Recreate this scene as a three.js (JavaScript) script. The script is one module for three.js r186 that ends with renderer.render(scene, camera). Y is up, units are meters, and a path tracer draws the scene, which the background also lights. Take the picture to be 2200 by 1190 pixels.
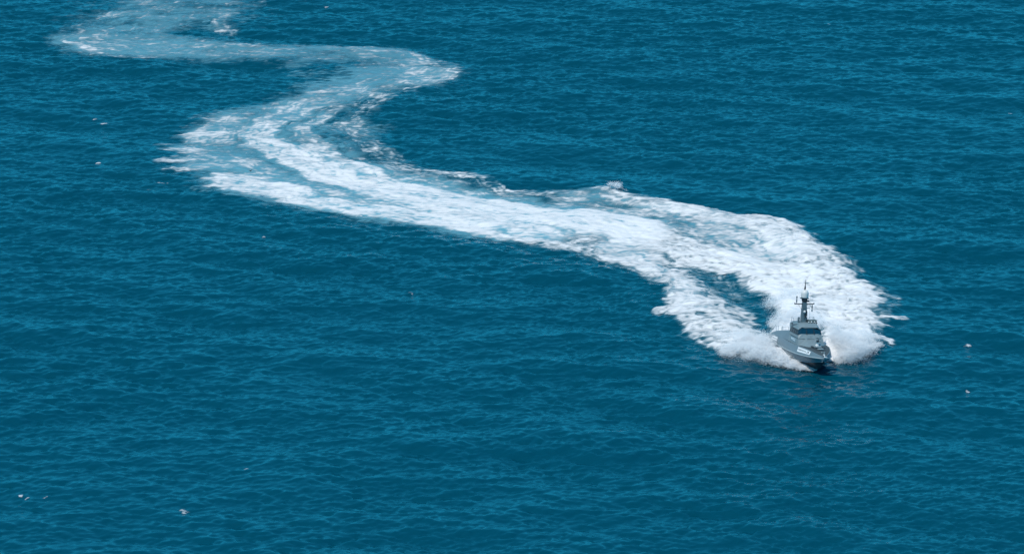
import * as THREE from 'three';
import { mergeGeometries, mergeVertices, toCreasedNormals } from 'three/addons/utils/BufferGeometryUtils.js';

// ---------------------------------------------------------------- camera, sky, sun, exposure
const CAM_H = 204.66, CAM_PITCH = 15.7233 * Math.PI / 180;
const scene = new THREE.Scene();
const camera = new THREE.PerspectiveCamera(7.780, 1024 / 553, 5, 30000);
camera.position.set(0, CAM_H, 0);
camera.rotation.set(-CAM_PITCH, 0, 0);
const renderer = new THREE.WebGLRenderer();
renderer.toneMapping = THREE.LinearToneMapping;
renderer.toneMappingExposure = 1.0;
renderer.shadowMap.enabled = true;

const SUN_DIR = new THREE.Vector3(-0.30, 0.86, 0.34).normalize();
{
  const W = 256, H = 128, data = new Float32Array(W * H * 4);
  const zen = [0.03, 0.16, 0.36], mid = [0.02, 0.50, 0.86], hor = [0.035, 0.59, 0.98];
  for (let r = 0; r < H; r++) for (let c = 0; c < W; c++) {
    const el = ((r + 0.5) / H - 0.5) * Math.PI, az = ((c + 0.5) / W - 0.5) * 2 * Math.PI;
    const y = Math.max(0, Math.sin(el)), d = new THREE.Vector3(Math.cos(az) * Math.cos(el), Math.sin(el), Math.sin(az) * Math.cos(el));
    const a = Math.exp(-y * 9), b = Math.min(1, Math.pow(y, 0.7)), glow = 0.22 * Math.exp((d.dot(SUN_DIR) - 1) * 9);
    for (let k = 0; k < 3; k++) data[(r * W + c) * 4 + k] = (mid[k] * (1 - b) + zen[k] * b) * (1 - a) + hor[k] * a + glow * [1, 1, 0.95][k];
    data[(r * W + c) * 4 + 3] = 1;
  }
  const sky = new THREE.DataTexture(data, W, H, THREE.RGBAFormat, THREE.FloatType);
  sky.mapping = THREE.EquirectangularReflectionMapping; sky.magFilter = THREE.LinearFilter; sky.needsUpdate = true;
  scene.background = sky; scene.environment = sky;
}
const sun = new THREE.DirectionalLight(new THREE.Color(1, 0.945, 0.87), 2.9);
sun.name = 'sun';
sun.target.position.set(46, 0, -670); sun.position.copy(sun.target.position).addScaledVector(SUN_DIR, 500);
sun.castShadow = true;
Object.assign(sun.shadow.camera, { left: -260, right: 260, top: 260, bottom: -260, near: 1, far: 1200 });
scene.add(sun, sun.target);

// ---------------------------------------------------------------- helpers
function rng(seed) { let s = seed | 0; return () => { s = (s + 0x6d2b79f5) | 0; let t = Math.imul(s ^ (s >>> 15), 1 | s); t = (t + Math.imul(t ^ (t >>> 7), 61 | t)) ^ t; return ((t ^ (t >>> 14)) >>> 0) / 4294967296; }; }
const clamp = (x, a = 0, b = 1) => x < a ? a : x > b ? b : x;
const sstep = (a, b, x) => { const t = clamp((x - a) / (b - a)); return t * t * (3 - 2 * t); };
const lerp = (a, b, t) => a + (b - a) * t;
const perm = new Uint8Array(65536); { const r = rng(91); for (let i = 0; i < 65536; i++) perm[i] = Math.floor(r() * 256); }
const hash2 = (x, y) => perm[((x & 255) * 257 + perm[(y & 255) + 256 * (((x >> 8) ^ (y >> 8)) & 255)] * 131 + (y & 255) * 17) & 65535] / 255;
function noise2(x, y) {                        // smooth value noise, 0..1
  const ix = Math.floor(x), iy = Math.floor(y), fx = x - ix, fy = y - iy, u = fx * fx * (3 - 2 * fx), v = fy * fy * (3 - 2 * fy);
  return lerp(lerp(hash2(ix, iy), hash2(ix + 1, iy), u), lerp(hash2(ix, iy + 1), hash2(ix + 1, iy + 1), u), v);
}
function noise3(x, y, z) { const iz = Math.floor(z), f = z - iz, w = f * f * (3 - 2 * f); return lerp(noise2(x + iz * 37.7, y - iz * 19.3), noise2(x + (iz + 1) * 37.7, y - (iz + 1) * 19.3), w); }
const fbm2 = (x, y, n = 4, g = 0.55) => { let a = 1, s = 0, t = 0; for (let i = 0; i < n; i++) { s += a * noise2(x + i * 31.7, y - i * 17.1); t += a; a *= g; x *= 2.07; y *= 2.07; } return s / t; };
const names = new Map();
function numbered(n) { const k = names.get(n) || 0; names.set(n, k + 1); return k ? n + '_' + String(k).padStart(3, '0') : n; }
function tag(o, label, category, group, kind) { o.userData = {}; if (label) o.userData.label = label; if (category) o.userData.category = category; if (group) o.userData.group = group; if (kind) o.userData.kind = kind; return o; }
function mesh(name, geo, mat, parent) { const m = new THREE.Mesh(geo, mat); m.name = parent === scene ? numbered(name) : name; m.castShadow = m.receiveShadow = true; parent.add(m); return m; }
// where the sight line through a point of the 2200 x 1190 photograph meets the water (or a level above it), in metres
function seaPoint(u, v, y = 0) {
  const F = 8750, a = (u - 1100) / F, b = -(v - 595) / F, cp = Math.cos(CAM_PITCH), sp = Math.sin(CAM_PITCH);
  const dx = a, dy = -sp + b * cp, dz = -cp - b * sp, t = (y - CAM_H) / dy;
  return [dx * t, dz * t];
}

// ---------------------------------------------------------------- ocean surface (two wave spectra turned into tiles)
function fft2(re, im, N) {
  const cosT = new Float64Array(N / 2), sinT = new Float64Array(N / 2);
  for (let i = 0; i < N / 2; i++) { cosT[i] = Math.cos(2 * Math.PI * i / N); sinT[i] = Math.sin(2 * Math.PI * i / N); }
  const rv = new Uint32Array(N), bits = Math.log2(N); for (let i = 0; i < N; i++) { let r = 0; for (let b = 0; b < bits; b++) if (i & (1 << b)) r |= 1 << (bits - 1 - b); rv[i] = r; }
  const a = new Float64Array(N), b = new Float64Array(N);
  const run = (base, step) => {
    for (let i = 0; i < N; i++) { a[i] = re[base + rv[i] * step]; b[i] = im[base + rv[i] * step]; }
    for (let len = 2; len <= N; len <<= 1) { const h = len >> 1, st = N / len; for (let i = 0; i < N; i += len) for (let j = 0; j < h; j++) { const c = cosT[j * st], s = sinT[j * st], x = a[i + j + h] * c - b[i + j + h] * s, y = a[i + j + h] * s + b[i + j + h] * c; a[i + j + h] = a[i + j] - x; b[i + j + h] = b[i + j] - y; a[i + j] += x; b[i + j] += y; } }
    for (let i = 0; i < N; i++) { re[base + i * step] = a[i]; im[base + i * step] = b[i]; }
  };
  for (let r = 0; r < N; r++) run(r * N, 1);
  for (let c = 0; c < N; c++) run(c, N);
}
function waveTile(N, L, lamPeak, dirX, dirZ, spread, lamMin, lamMax, slopeRms, seed) {
  const r = rng(seed), gauss = () => Math.sqrt(-2 * Math.log(r() + 1e-9)) * Math.cos(2 * Math.PI * r());
  const kp = 2 * Math.PI / lamPeak, H = [new Float32Array(N * N), new Float32Array(N * N)], D = [new Float32Array(N * N), new Float32Array(N * N)];
  let s2 = 0;
  for (let j = 0; j < N; j++) for (let i = 0; i < N; i++) {
    const kx = (i < N / 2 ? i : i - N) * 2 * Math.PI / L, kz = (j < N / 2 ? j : j - N) * 2 * Math.PI / L, k = Math.hypot(kx, kz), g1 = gauss(), g2 = gauss();
    if (k < 1e-6) continue;
    const lam = 2 * Math.PI / k; if (lam < lamMin || lam > lamMax) continue;
    const c = (kx * dirX + kz * dirZ) / k, dirW = Math.pow(Math.abs(c), spread) * 0.92 + 0.08;
    const A = Math.sqrt(Math.pow(k, -3.85) * Math.exp(-1.1 * Math.pow(kp / k, 2)) * dirW);
    s2 += A * A * k * k;
    H[0][j * N + i] = A * g1; H[1][j * N + i] = A * g2;
    // horizontal displacement, x in the real and z in the imaginary part: -i k/|k| h
    const hr = A * g1, hi = A * g2;
    const xr = hi * kx / k, xi = -hr * kx / k, zr = hi * kz / k, zi = -hr * kz / k;
    D[0][j * N + i] = xr; D[1][j * N + i] = xi;  // only the real part of the transform is kept for x
    if (!waveTile.z) waveTile.z = {};
    (waveTile.z[seed] ||= [new Float32Array(N * N), new Float32Array(N * N)])[0][j * N + i] = zr; waveTile.z[seed][1][j * N + i] = zi;
  }
  const Z = waveTile.z[seed]; delete waveTile.z[seed];
  const sc = slopeRms / Math.sqrt(s2);
  for (const q of [H, D, Z]) { fft2(q[0], q[1], N); for (let i = 0; i < N * N; i++) q[0][i] *= sc; }
  const sample = (arr, x, z) => { let u = x / L * N, v = z / L * N; const iu = Math.floor(u), iv = Math.floor(v), fu = u - iu, fv = v - iv, m = N - 1, a = iu & m, b = (iu + 1) & m, c = (iv & m) * N, d = ((iv + 1) & m) * N; return lerp(lerp(arr[c + a], arr[c + b], fu), lerp(arr[d + a], arr[d + b], fu), fv); };
  return (x, z, out) => { out[0] += sample(D[0], x, z); out[1] += sample(H[0], x, z); out[2] += sample(Z[0], x, z); };
}
const rot = (a) => [Math.sin(a), Math.cos(a)];
const chop = waveTile(1024, 233, 9, ...rot(-0.16), 2.2, 1.3, 30, 0.225, 11);
const ripple = waveTile(512, 61, 8, ...rot(-0.1), 2, 0.5, 1.9, 0.215, 37);
const swell = waveTile(256, 411, 30, ...rot(-0.30), 6, 14, 70, 0.075, 23);
const CHOPPY = 0.12, LEAN = 0.75;

// ---------------------------------------------------------------- the wake: where foam lies and how the water is heaped
const GX0 = -118, GZ0 = -1012, GC = 0.25, GNX = 948, GNZ = 1640;       // raster over the water, metres
const white = new Float32Array(GNX * GNZ), haze = new Float32Array(GNX * GNZ), relief = new Float32Array(GNX * GNZ);
const warpX = (x, z) => (noise2(x / 9 + 5, z / 9) - 0.5) * 5.5 + (noise2(x / 2.6, z / 2.6 + 9) - 0.5) * 2.6 + (noise2(x / 0.9 + 3, z / 0.9) - 0.5) * 0.9;
const warpZ = (x, z) => (noise2(x / 9 + 50, z / 9 + 7) - 0.5) * 5.5 + (noise2(x / 2.6 + 70, z / 2.6) - 0.5) * 2.6 + (noise2(x / 0.9 + 90, z / 0.9) - 0.5) * 0.9;
const along = new Float32Array(GNX * GNZ), across = new Float32Array(GNX * GNZ);   // place along and across the foam band that rules there
const WX = new Float32Array(GNX * GNZ), WZ = new Float32Array(GNX * GNZ);
for (let j = 0; j < GNZ; j++) for (let i = 0; i < GNX; i++) { const x = GX0 + i * GC, z = GZ0 + j * GC; WX[j * GNX + i] = warpX(x, z); WZ[j * GNX + i] = warpZ(x, z); }
function spline(pts) {                           // pts: [u, v, half width, amount, ...]; the line is laid on the water and smoothed
  const P = pts.map(([u, v, ...q]) => [...seaPoint(u, v), ...q]), out = [];
  for (let i = 0; i < P.length - 1; i++) {
    const p0 = P[Math.max(0, i - 1)], p1 = P[i], p2 = P[i + 1], p3 = P[Math.min(P.length - 1, i + 2)], n = Math.max(2, Math.ceil(Math.hypot(p2[0] - p1[0], p2[1] - p1[1]) / 2.5));
    for (let s = 0; s < n; s++) { const t = s / n, a = t * t, b = a * t; out.push(p1.map((_, k) => k < 2 ? 0.5 * (2 * p1[k] + (p2[k] - p0[k]) * t + (2 * p0[k] - 5 * p1[k] + 4 * p2[k] - p3[k]) * a + (3 * p1[k] - p0[k] - 3 * p2[k] + p3[k]) * b) : lerp(p1[k], p2[k], t))); }
  }
  out.push(P[P.length - 1]);
  return out;
}
function stroke(grid, pts, { soft = 0.5, warp = 1, add = false } = {}) {
  const S = spline(pts), tmp = new Map();
  const best = add ? new Float32Array(GNX * GNZ) : null;
  const run = [0]; for (let s = 1; s < S.length; s++) run.push(run[s - 1] + Math.hypot(S[s][0] - S[s - 1][0], S[s][1] - S[s - 1][1]));
  const shift = 137 * (stroke.count = (stroke.count || 0) + 1);
  for (let s = 0; s < Math.max(1, S.length - 1); s++) {
    const A = S[s], B = S[Math.min(s + 1, S.length - 1)], hw = Math.max(A[2], B[2]), R = hw * (1 + soft) + 5 * warp;
    const i0 = Math.max(0, Math.floor((Math.min(A[0], B[0]) - R - GX0) / GC)), i1 = Math.min(GNX - 1, Math.ceil((Math.max(A[0], B[0]) + R - GX0) / GC));
    const j0 = Math.max(0, Math.floor((Math.min(A[1], B[1]) - R - GZ0) / GC)), j1 = Math.min(GNZ - 1, Math.ceil((Math.max(A[1], B[1]) + R - GZ0) / GC));
    const ex = B[0] - A[0], ez = B[1] - A[1], L2 = ex * ex + ez * ez || 1e-9;
    for (let j = j0; j <= j1; j++) for (let i = i0; i <= i1; i++) {
      const q = j * GNX + i, x = GX0 + i * GC + WX[q] * warp, z = GZ0 + j * GC + WZ[q] * warp, t = clamp(((x - A[0]) * ex + (z - A[1]) * ez) / L2);
      const d = Math.hypot(x - A[0] - ex * t, z - A[1] - ez * t) / lerp(A[2], B[2], t), f = 1 - sstep(1 - soft * 0.6, 1 + soft, d);
      if (f <= 0) continue;
      const val = f * lerp(A[3], B[3], t);
      if (add) { if (Math.abs(val) > Math.abs(best[q])) best[q] = val; } else if (val > grid[q]) { grid[q] = val; if (grid === white) { const l = Math.sqrt(L2); along[q] = shift + run[s] + t * l; across[q] = shift + ((x - A[0]) * ez - (z - A[1]) * ex) / l; } }
    }
  }
  if (add) for (let q = 0; q < best.length; q++) grid[q] += best[q];
}
const ribbons = [
  // the churned band straight behind the boat and round both bends
  [[1712, 742, 3.0, 1.15], [1704, 700, 3.6, 1.2], [1698, 645, 4.2, 1.2], [1655, 592, 5.0, 1.16], [1560, 560, 6.8, 1.12], [1450, 527, 8.0, 1.03], [1330, 496, 8.4, .97], [1200, 473, 8, .94], [1100, 458, 7.4, .92], [960, 434, 7, .90], [855, 412, 6.5, .88], [744, 380, 6, .88], [670, 352, 5.5, .85], [600, 324, 4.5, .78], [563, 296, 4.4, .74], [572, 266, 4.4, .66], [612, 239, 4.4, .6], [690, 211, 5, .52], [780, 188, 7, .44], [850, 170, 8, .42], [920, 155, 7, .46]],
  [[855, 397, 3, .76], [770, 362, 3, .76], [700, 331, 3, .7], [660, 301, 2.4, .6], [656, 276, 2.4, .56], [690, 246, 2.4, .52], [740, 223, 3, .48], [800, 197, 4, .44]],
  // broken foam along the inside of the bend
  [[1250, 425, 1.6, .56], [1180, 416, 1.8, .6], [1076, 399, 1.8, .6], [960, 376, 2.2, .56], [870, 352, 2.6, .6], [815, 320, 3, .54], [770, 290, 2.6, .48], [762, 265, 2.4, .5], [792, 236, 2.6, .54], [832, 209, 3, .46]],
  // outside of the bend
  [[1420, 562, 3, .8], [1330, 540, 4.6, .84], [1180, 514, 4.8, .84], [1050, 482, 4.6, .84], [928, 467, 4.6, .84], [800, 451, 4.4, .82], [670, 432, 4.6, .86], [560, 402, 5, .8], [480, 386, 4, .7]],
  [[860, 440, 4, .62], [720, 412, 3, .42], [600, 385, 4, .44], [500, 350, 5, .46], [450, 315, 5.5, .50], [460, 280, 5, .46], [520, 250, 4, .42], [600, 226, 3.4, .38]],
  // wave thrown off the starboard side
  [[1290, 538, 4, .86], [1390, 570, 4, .86], [1445, 603, 3.6, .84], [1488, 640, 4.2, .88], [1530, 690, 4.6, .95], [1580, 735, 5.5, 1], [1650, 762, 3.6, 1], [1700, 776, 2, 1]],
  [[1410, 582, 2.5, .5], [1480, 607, 2.8, .6], [1540, 645, 3.2, .64], [1580, 700, 3, .74]],
  [[1390, 560, 3, .56], [1480, 582, 2.6, .46], [1560, 606, 2.4, .38], [1604, 640, 2, .34]],
  [[1100, 420, 3, .4], [960, 396, 3.6, .42], [870, 373, 3.6, .44], [800, 338, 3.6, .40], [745, 300, 3, .36], [735, 265, 2.6, .36]],
  [[900, 145, 8, .40], [780, 120, 8, .34], [640, 117, 8, .32], [480, 110, 9, .31], [300, 98, 11, .33], [220, 85, 9, .33], [300, 45, 13, .29], [400, 12, 15, .27]],
  [[1460, 590, 3, .86], [1432, 617, 2.2, .84]], [[1500, 640, 3, .86], [1446, 647, 1.6, .8]], [[1510, 672, 3, .9], [1440, 674, 1.2, .82]], [[1560, 705, 4, .95], [1504, 714, 2.4, .95]], [[1570, 728, 3, 1], [1520, 738, 1.4, .9]],
  // wave thrown off the port side, and its crest
  [[1195, 418, 1.6, .5], [1260, 417, 2, .56], [1350, 428, 3, .8], [1430, 438, 3.4, .86], [1540, 468, 4, .9], [1640, 488, 4.6, .96], [1715, 530, 5, 1], [1755, 570, 6, 1], [1790, 618, 6.6, 1.05], [1810, 660, 7.0, 1.1], [1820, 702, 6.0, 1.1], [1815, 740, 3.8, 1.1], [1795, 775, 1.6, 1]],
  [[1080, 412, 3, .36], [1200, 430, 4.4, .46], [1310, 442, 5.4, .56], [1450, 472, 6.5, .62], [1560, 502, 7, .66], [1640, 535, 7, .74], [1715, 595, 5.5, .98], [1745, 650, 6, 1], [1760, 700, 5, 1]],
  [[1800, 588, 2, .95], [1832, 592, 1, .8]], [[1810, 612, 3, 1], [1862, 613, 1.4, .9]], [[1830, 640, 3, 1], [1876, 645, 1.2, .85]], [[1840, 668, 3, 1], [1885, 674, 1.6, .92]], [[1850, 684, 1.8, .95], [1945, 686, .7, .7]], [[1840, 700, 3, 1], [1912, 706, 1.5, .95]], [[1840, 728, 3, 1], [1900, 738, 1.2, .92]],
];
for (const r of ribbons) stroke(white, r, { soft: 0.55, warp: 0.8 });
// fingers of foam on the outside of the left bend
for (const [u0, v0, u1, v1, w, a] of [[440, 249, 545, 240, 2.4, .40], [372, 291, 500, 283, 2.2, .62], [388, 272, 480, 268, 2.4, .42], [345, 325, 520, 318, 2.6, .56], [380, 335, 520, 332, 2.4, .50], [328, 348, 540, 345, 1.9, .50], [362, 366, 540, 358, 3.0, .54], [436, 386, 620, 384, 3.2, .72], [462, 398, 600, 404, 2.4, .74], [405, 259, 500, 254, 2.2, .36], [350, 310, 470, 306, 1.8, .40], [958, 134, 850, 130, 1.8, .56], [976, 160, 860, 158, 2.0, .62], [945, 147, 850, 146, 1.6, .5], [940, 178, 840, 174, 1.8, .54], [905, 193, 800, 190, 1.4, .46], [925, 122, 840, 119, 1.3, .42]])
  stroke(white, [[u0, v0, w * .5, a], [lerp(u0, u1, .4), lerp(v0, v1, .4), w, a], [u1, v1, w * 1.3, a * .7]], { soft: 1.0, warp: 0.7 });
// old wake far off: flecks on its rim
for (const r of [
  [[770, 103, 1.6, 0.37], [860, 115, 2, 0.43], [920, 128, 2.4, 0.51], [955, 134, 1.5, 0.55]], [[830, 168, 4, 0.37], [900, 160, 4, 0.47], [972, 160, 1.2, 0.63]], [[800, 190, 3, 0.35], [880, 190, 3.4, 0.49], [938, 176, 2, 0.57], [965, 162, 1.2, 0.57]],
  [[500, 98, 1.2, 0.41], [640, 103, 1.2, 0.41], [770, 100, 1.4, 0.37]], [[150, 89, 1, 0.62], [185, 97, 1.6, 0.52], [250, 122, 1.6, 0.43], [350, 124, 1.4, 0.33]], [[160, 60, 1.6, 0.43], [215, 38, 1.6, 0.39], [255, 15, 1.6, 0.35]],
  [[548, 2, 1.4, .36], [500, 25, 1.8, .38], [484, 48, 2, .40], [492, 72, 1.6, .36]], [[850, 145, 6, 0.37], [920, 147, 5, 0.43]]])
  stroke(white, r, { soft: 0.8, warp: 0.8 });
// pale aerated water
for (const r of [
  [[690, 212, 7, .5], [770, 185, 10, .52], [840, 165, 11, .54], [890, 156, 8, .48], [920, 152, 5, .4]], [[880, 133, 7, .42], [800, 118, 8, .44], [690, 117, 9, .42], [560, 116, 8, .42], [440, 108, 9, .48], [330, 100, 11, .55], [240, 88, 11, .52], [180, 84, 7, .45]],
  [[230, 75, 9, .46], [300, 45, 14, .42], [380, 25, 17, .40], [430, -15, 18, .38]], [[700, 150, 8, .30], [640, 135, 8, .26]],
  [[690, 212, 5, .5], [600, 245, 5, .54], [560, 280, 6, .6], [600, 320, 7, .62], [700, 360, 8, .66], [860, 412, 9, .8], [1100, 455, 10, .9], [1330, 490, 9, .9]],
  [[640, 250, 9, .46], [640, 290, 9, .42], [700, 330, 8, .46]], [[545, 245, 7, .46], [485, 285, 8, .5], [475, 325, 9, .52], [500, 360, 9, .58], [560, 390, 9, .66], [700, 425, 9, .75], [900, 455, 8, .8], [1150, 490, 8, .8]],
  [[1250, 430, 6, .4], [1420, 455, 7, .42], [1560, 495, 7, .42], [1680, 540, 7, .5]], [[1330, 530, 4, .5], [1440, 600, 3, .4], [1520, 670, 3, .4]], [[700, 240, 6, .3], [760, 260, 5, .3], [780, 300, 5, .3]]])
  stroke(haze, r, { soft: 0.9, warp: 0.8 });
// heaped and hollowed water
for (const r of [
  [[1195, 420, 2, .4], [1350, 424, 2.4, .7], [1540, 462, 2.8, .9], [1640, 480, 3, 1.0], [1715, 522, 3.4, 1.1], [1770, 572, 4, 1.1], [1820, 640, 5, .9], [1830, 710, 5, .9], [1810, 750, 3, .9]],
  [[1310, 442, 3, -.35], [1560, 510, 4, -.4], [1660, 560, 4, -.3]],
  [[1450, 590, 4, .4], [1530, 680, 5, .7], [1580, 735, 4, .9], [1650, 765, 3, .8]],
  [[1460, 574, 3, -.45], [1560, 600, 3.4, -.7], [1612, 645, 3.4, -.9], [1640, 695, 3, -.8]],
  [[1712, 735, 3, .5], [1695, 690, 4, 1.5], [1690, 650, 5, .9], [1640, 590, 5, .35], [1450, 515, 6, .2], [1200, 470, 6, .15]],
  [[1290, 415, 3, .5], [1330, 408, 2.6, .9], [1352, 411, 2, .5]]])
  stroke(relief, r, { soft: 1.1, warp: 0.35, add: true });

const rs = (arr, x, z) => { const u = (x - GX0) / GC, v = (z - GZ0) / GC; if (u < 0 || v < 0 || u >= GNX - 1 || v >= GNZ - 1) return 0; const i = Math.floor(u), j = Math.floor(v), fu = u - i, fv = v - j, q = j * GNX + i; return lerp(lerp(arr[q], arr[q + 1], fu), lerp(arr[q + GNX], arr[q + GNX + 1], fu), fv); };
const tmp3 = [0, 0, 0];
function surface(x, z, out) {                    // the water's surface point that belongs to (x, z)
  tmp3[0] = tmp3[1] = tmp3[2] = 0; chop(x, z, tmp3); const patch = 0.72 + 0.6 * noise2(x / 34 + 20, z / 41 + 3); tmp3[0] *= CHOPPY * patch; tmp3[1] *= patch; tmp3[2] *= CHOPPY * patch;
  const y = tmp3[1] / Math.sqrt(1 + Math.pow(tmp3[1] / 0.75, 2)), calm = 1 - 0.35 * clamp(rs(haze, x, z) * 1.3);
  out[0] = x + tmp3[0] * calm; out[2] = z + tmp3[2] * calm; out[1] = y * calm;
  tmp3[0] = tmp3[1] = tmp3[2] = 0; swell(x, z, tmp3);
  out[0] += tmp3[0] * 0.6; out[1] += tmp3[1]; out[2] += tmp3[2] * 0.6;
  { const lean = LEAN * out[1] * calm; out[0] -= lean * 0.16; out[2] += lean; }   // wind waves lean the way they run
  tmp3[0] = tmp3[1] = tmp3[2] = 0; ripple(x, z, tmp3); const gust = 0.55 + 0.75 * noise2(x / 46 + 4, z / 60) * (0.6 + 0.8 * noise2(x / 17, z / 23 + 8)); tmp3[0] *= gust; tmp3[1] *= gust; tmp3[2] *= gust; out[0] += tmp3[0] * 0.5 * calm; out[1] += tmp3[1] * calm; out[2] += tmp3[2] * 0.5 * calm;
  out[1] += rs(relief, x, z);
}
const P3 = [0, 0, 0];

const water = new THREE.MeshPhysicalMaterial({ name: 'sea water', color: new THREE.Color().setRGB(0.0, 0.060, 0.098), roughness: 0.16, ior: 1.33 });
water.specularColor = new THREE.Color().setRGB(0.35, 0.9, 1.0);
{
  // close sheet that carries the waves
  const dx = 0.25, dz = 0.36, z0 = -1030, z1 = -548, nz = Math.round((z1 - z0) / dz), pos = [], idx = [];
  const half = (z) => Math.ceil((0.1295 * -z + 9) / dx), row = [];
  let count = 0;
  for (let j = 0; j <= nz; j++) { const h = half(z0 + j * dz); row.push([count, h]); count += 2 * h + 1; }
  const far = 9000, step = 14, posA = new Float32Array((count + 4000) * 3);
  for (let j = 0; j <= nz; j++) { const [o, h] = row[j], z = z0 + j * dz; for (let i = -h; i <= h; i++) { surface(i * dx, z, P3); posA.set(P3, (o + i + h) * 3); } }
  for (let j = 0; j < nz; j++) {
    const [o0, h0] = row[j], [o1, h1] = row[j + 1], h = Math.min(h0, h1);
    for (let i = -h; i < h; i++) { const a = o0 + i + h0, b = o1 + i + h1; idx.push(a, b, a + 1, a + 1, b, b + 1); }
  }
  // the rest of the sea, out to the horizon, a sheet with a hole a little smaller than the close one
  let n = count; const add = (x, y, z) => { posA.set([x, y, z], n * 3); return n++; };
  const ring = [[-1024, 0], [-554, 0]].map(([z]) => [z, 0.1295 * -z + 4]);
  const inner = [[-ring[0][1], ring[0][0]], [ring[0][1], ring[0][0]], [ring[1][1], ring[1][0]], [-ring[1][1], ring[1][0]]];
  const outer = [[-far, -far], [far, -far], [far, far], [-far, far]];
  const I = inner.map(([x, z]) => add(x, -0.35, z)), O = outer.map(([x, z]) => add(x, -0.35, z));
  for (let k = 0; k < 4; k++) { const m = (k + 1) % 4; idx.push(I[k], I[m], O[k], O[k], I[m], O[m]); }
  const g = new THREE.BufferGeometry();
  g.setAttribute('position', new THREE.BufferAttribute(posA.slice(0, n * 3), 3)); g.setIndex(new THREE.BufferAttribute(new Uint32Array(idx), 1)); g.computeVertexNormals();
  const nn = g.attributes.normal; for (let i = 0; i < count; i++) { const ny = nn.getY(i); if (ny < 0.86) { const nx = nn.getX(i), nz = nn.getZ(i), k = Math.sqrt(1 - 0.86 * 0.86) / Math.max(1e-6, Math.hypot(nx, nz)); nn.setXYZ(i, nx * k, 0.86, nz * k); } }   // no face of a wave stands steeper than it would break
   for (let i = count; i < n; i++) nn.setXYZ(i, 0, 1, 0);
  tag(mesh('sea', g, water, scene), 'deep teal open sea with short wind waves all round the wake', undefined, undefined, 'structure');
}

// ---------------------------------------------------------------- foam sheet of the wake
const foamMat = new THREE.MeshStandardMaterial({ name: 'foam', color: 0xffffff, roughness: 0.85, vertexColors: true, transparent: true });
foamMat.side = THREE.DoubleSide;
function foamNoise(x, z) {
  const a = noise2(x / 5.5 + 11, z / 1.9) * 0.15 + noise2(x / 2.8, z / 0.85 + 31) * 0.25 + noise2(x / 1.4 + 71, z / 0.48) * 0.30 + noise2(x / 0.7, z / 0.32 + 57) * 0.30;
  return clamp((a - 0.5) * 2.2 + 0.5);
}
{
  const pos = [], col = [], idx = [], map = new Int32Array(GNX * GNZ).fill(-1);
  const A = new Float32Array(GNX * GNZ), T = new Float32Array(GNX * GNZ), LUMP = new Float32Array(GNX * GNZ);
  for (let j = 0; j < GNZ; j++) for (let i = 0; i < GNX; i++) {
    const q = j * GNX + i, w = white[q], h = haze[q]; if (w < 0.02 && h < 0.02) continue;
    const x = GX0 + i * GC, z = GZ0 + j * GC, s1 = along[q], d1 = across[q], flow = clamp((noise2(s1 / 6.5, d1 / 1.1) * 0.35 + noise2(s1 / 3.2, d1 / 0.6 + 40) * 0.35 + noise2(s1 / 1.5 + 9, d1 / 0.42) * 0.3 - 0.5) * 2.1 + 0.5), n = lerp(foamNoise(x, z), flow, 0.5 * sstep(0.02, 0.3, w)) * 1.12 - 0.06, big = fbm2(x / 7 + 3, z / 5, 3), streak = noise2(x / 2.6 + 13, z / 0.9) * 0.4 + noise2(x / 1.1, z / 0.5 + 5) * 0.35 + noise2(x / 7, z / 4 + 77) * 0.25;
    const f = sstep(-0.4, 0.85, w - n * 0.92 + (big - 0.5) * 0.4) * sstep(0.02, 0.2, w) * (1 - 0.42 * sstep(0.48, 0.80, streak) * clamp(1.5 - 1.05 * w)), hz = sstep(0.20, 0.52, h + (big - 0.5) * 0.4 + (n - 0.5) * 0.36) * (0.16 + 0.48 * h) * (0.45 + 0.9 * n) * (0.75 + 0.5 * (streak > 0.5 ? 1 : streak * 2));
    const a = 1 - (1 - 0.985 * f) * (1 - clamp(hz, 0, .75));
    A[q] = a; T[q] = sstep(0.05, 0.75, f); LUMP[q] = w * w * (0.10 + 0.22 * (1 - n)) * (0.5 + 0.5 * sstep(0.3, 1, w));
  }
  const use = (q) => A[q] > 0.012;
  const vid = (i, j) => {
    const q = j * GNX + i; if (map[q] >= 0) return map[q];
    const x = GX0 + i * GC, z = GZ0 + j * GC; surface(x, z, P3);
    pos.push(P3[0], P3[1] + 0.07 + LUMP[q], P3[2]);
    const t = T[q]; col.push(lerp(0.15, 0.84, t), lerp(0.46, 0.85, t), lerp(0.58, 0.86, t), A[q]);
    return map[q] = pos.length / 3 - 1;
  };
  for (let j = 0; j < GNZ - 1; j++) for (let i = 0; i < GNX - 1; i++) {
    const q = j * GNX + i; if (!(use(q) || use(q + 1) || use(q + GNX) || use(q + GNX + 1))) continue;
    const a = vid(i, j), b = vid(i, j + 1), c = vid(i + 1, j), d = vid(i + 1, j + 1); idx.push(a, b, c, c, b, d);
  }
  const g = new THREE.BufferGeometry();
  g.setAttribute('position', new THREE.Float32BufferAttribute(pos, 3)); g.setAttribute('color', new THREE.Float32BufferAttribute(col, 4)); g.setIndex(idx); g.computeVertexNormals();
  console.log('foam vertices', pos.length / 3);
  tag(mesh('wake_foam', g, foamMat, scene), 'long winding white foam wake trailing behind the patrol boat to the upper left', 'wake', undefined, 'stuff');
}

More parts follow.
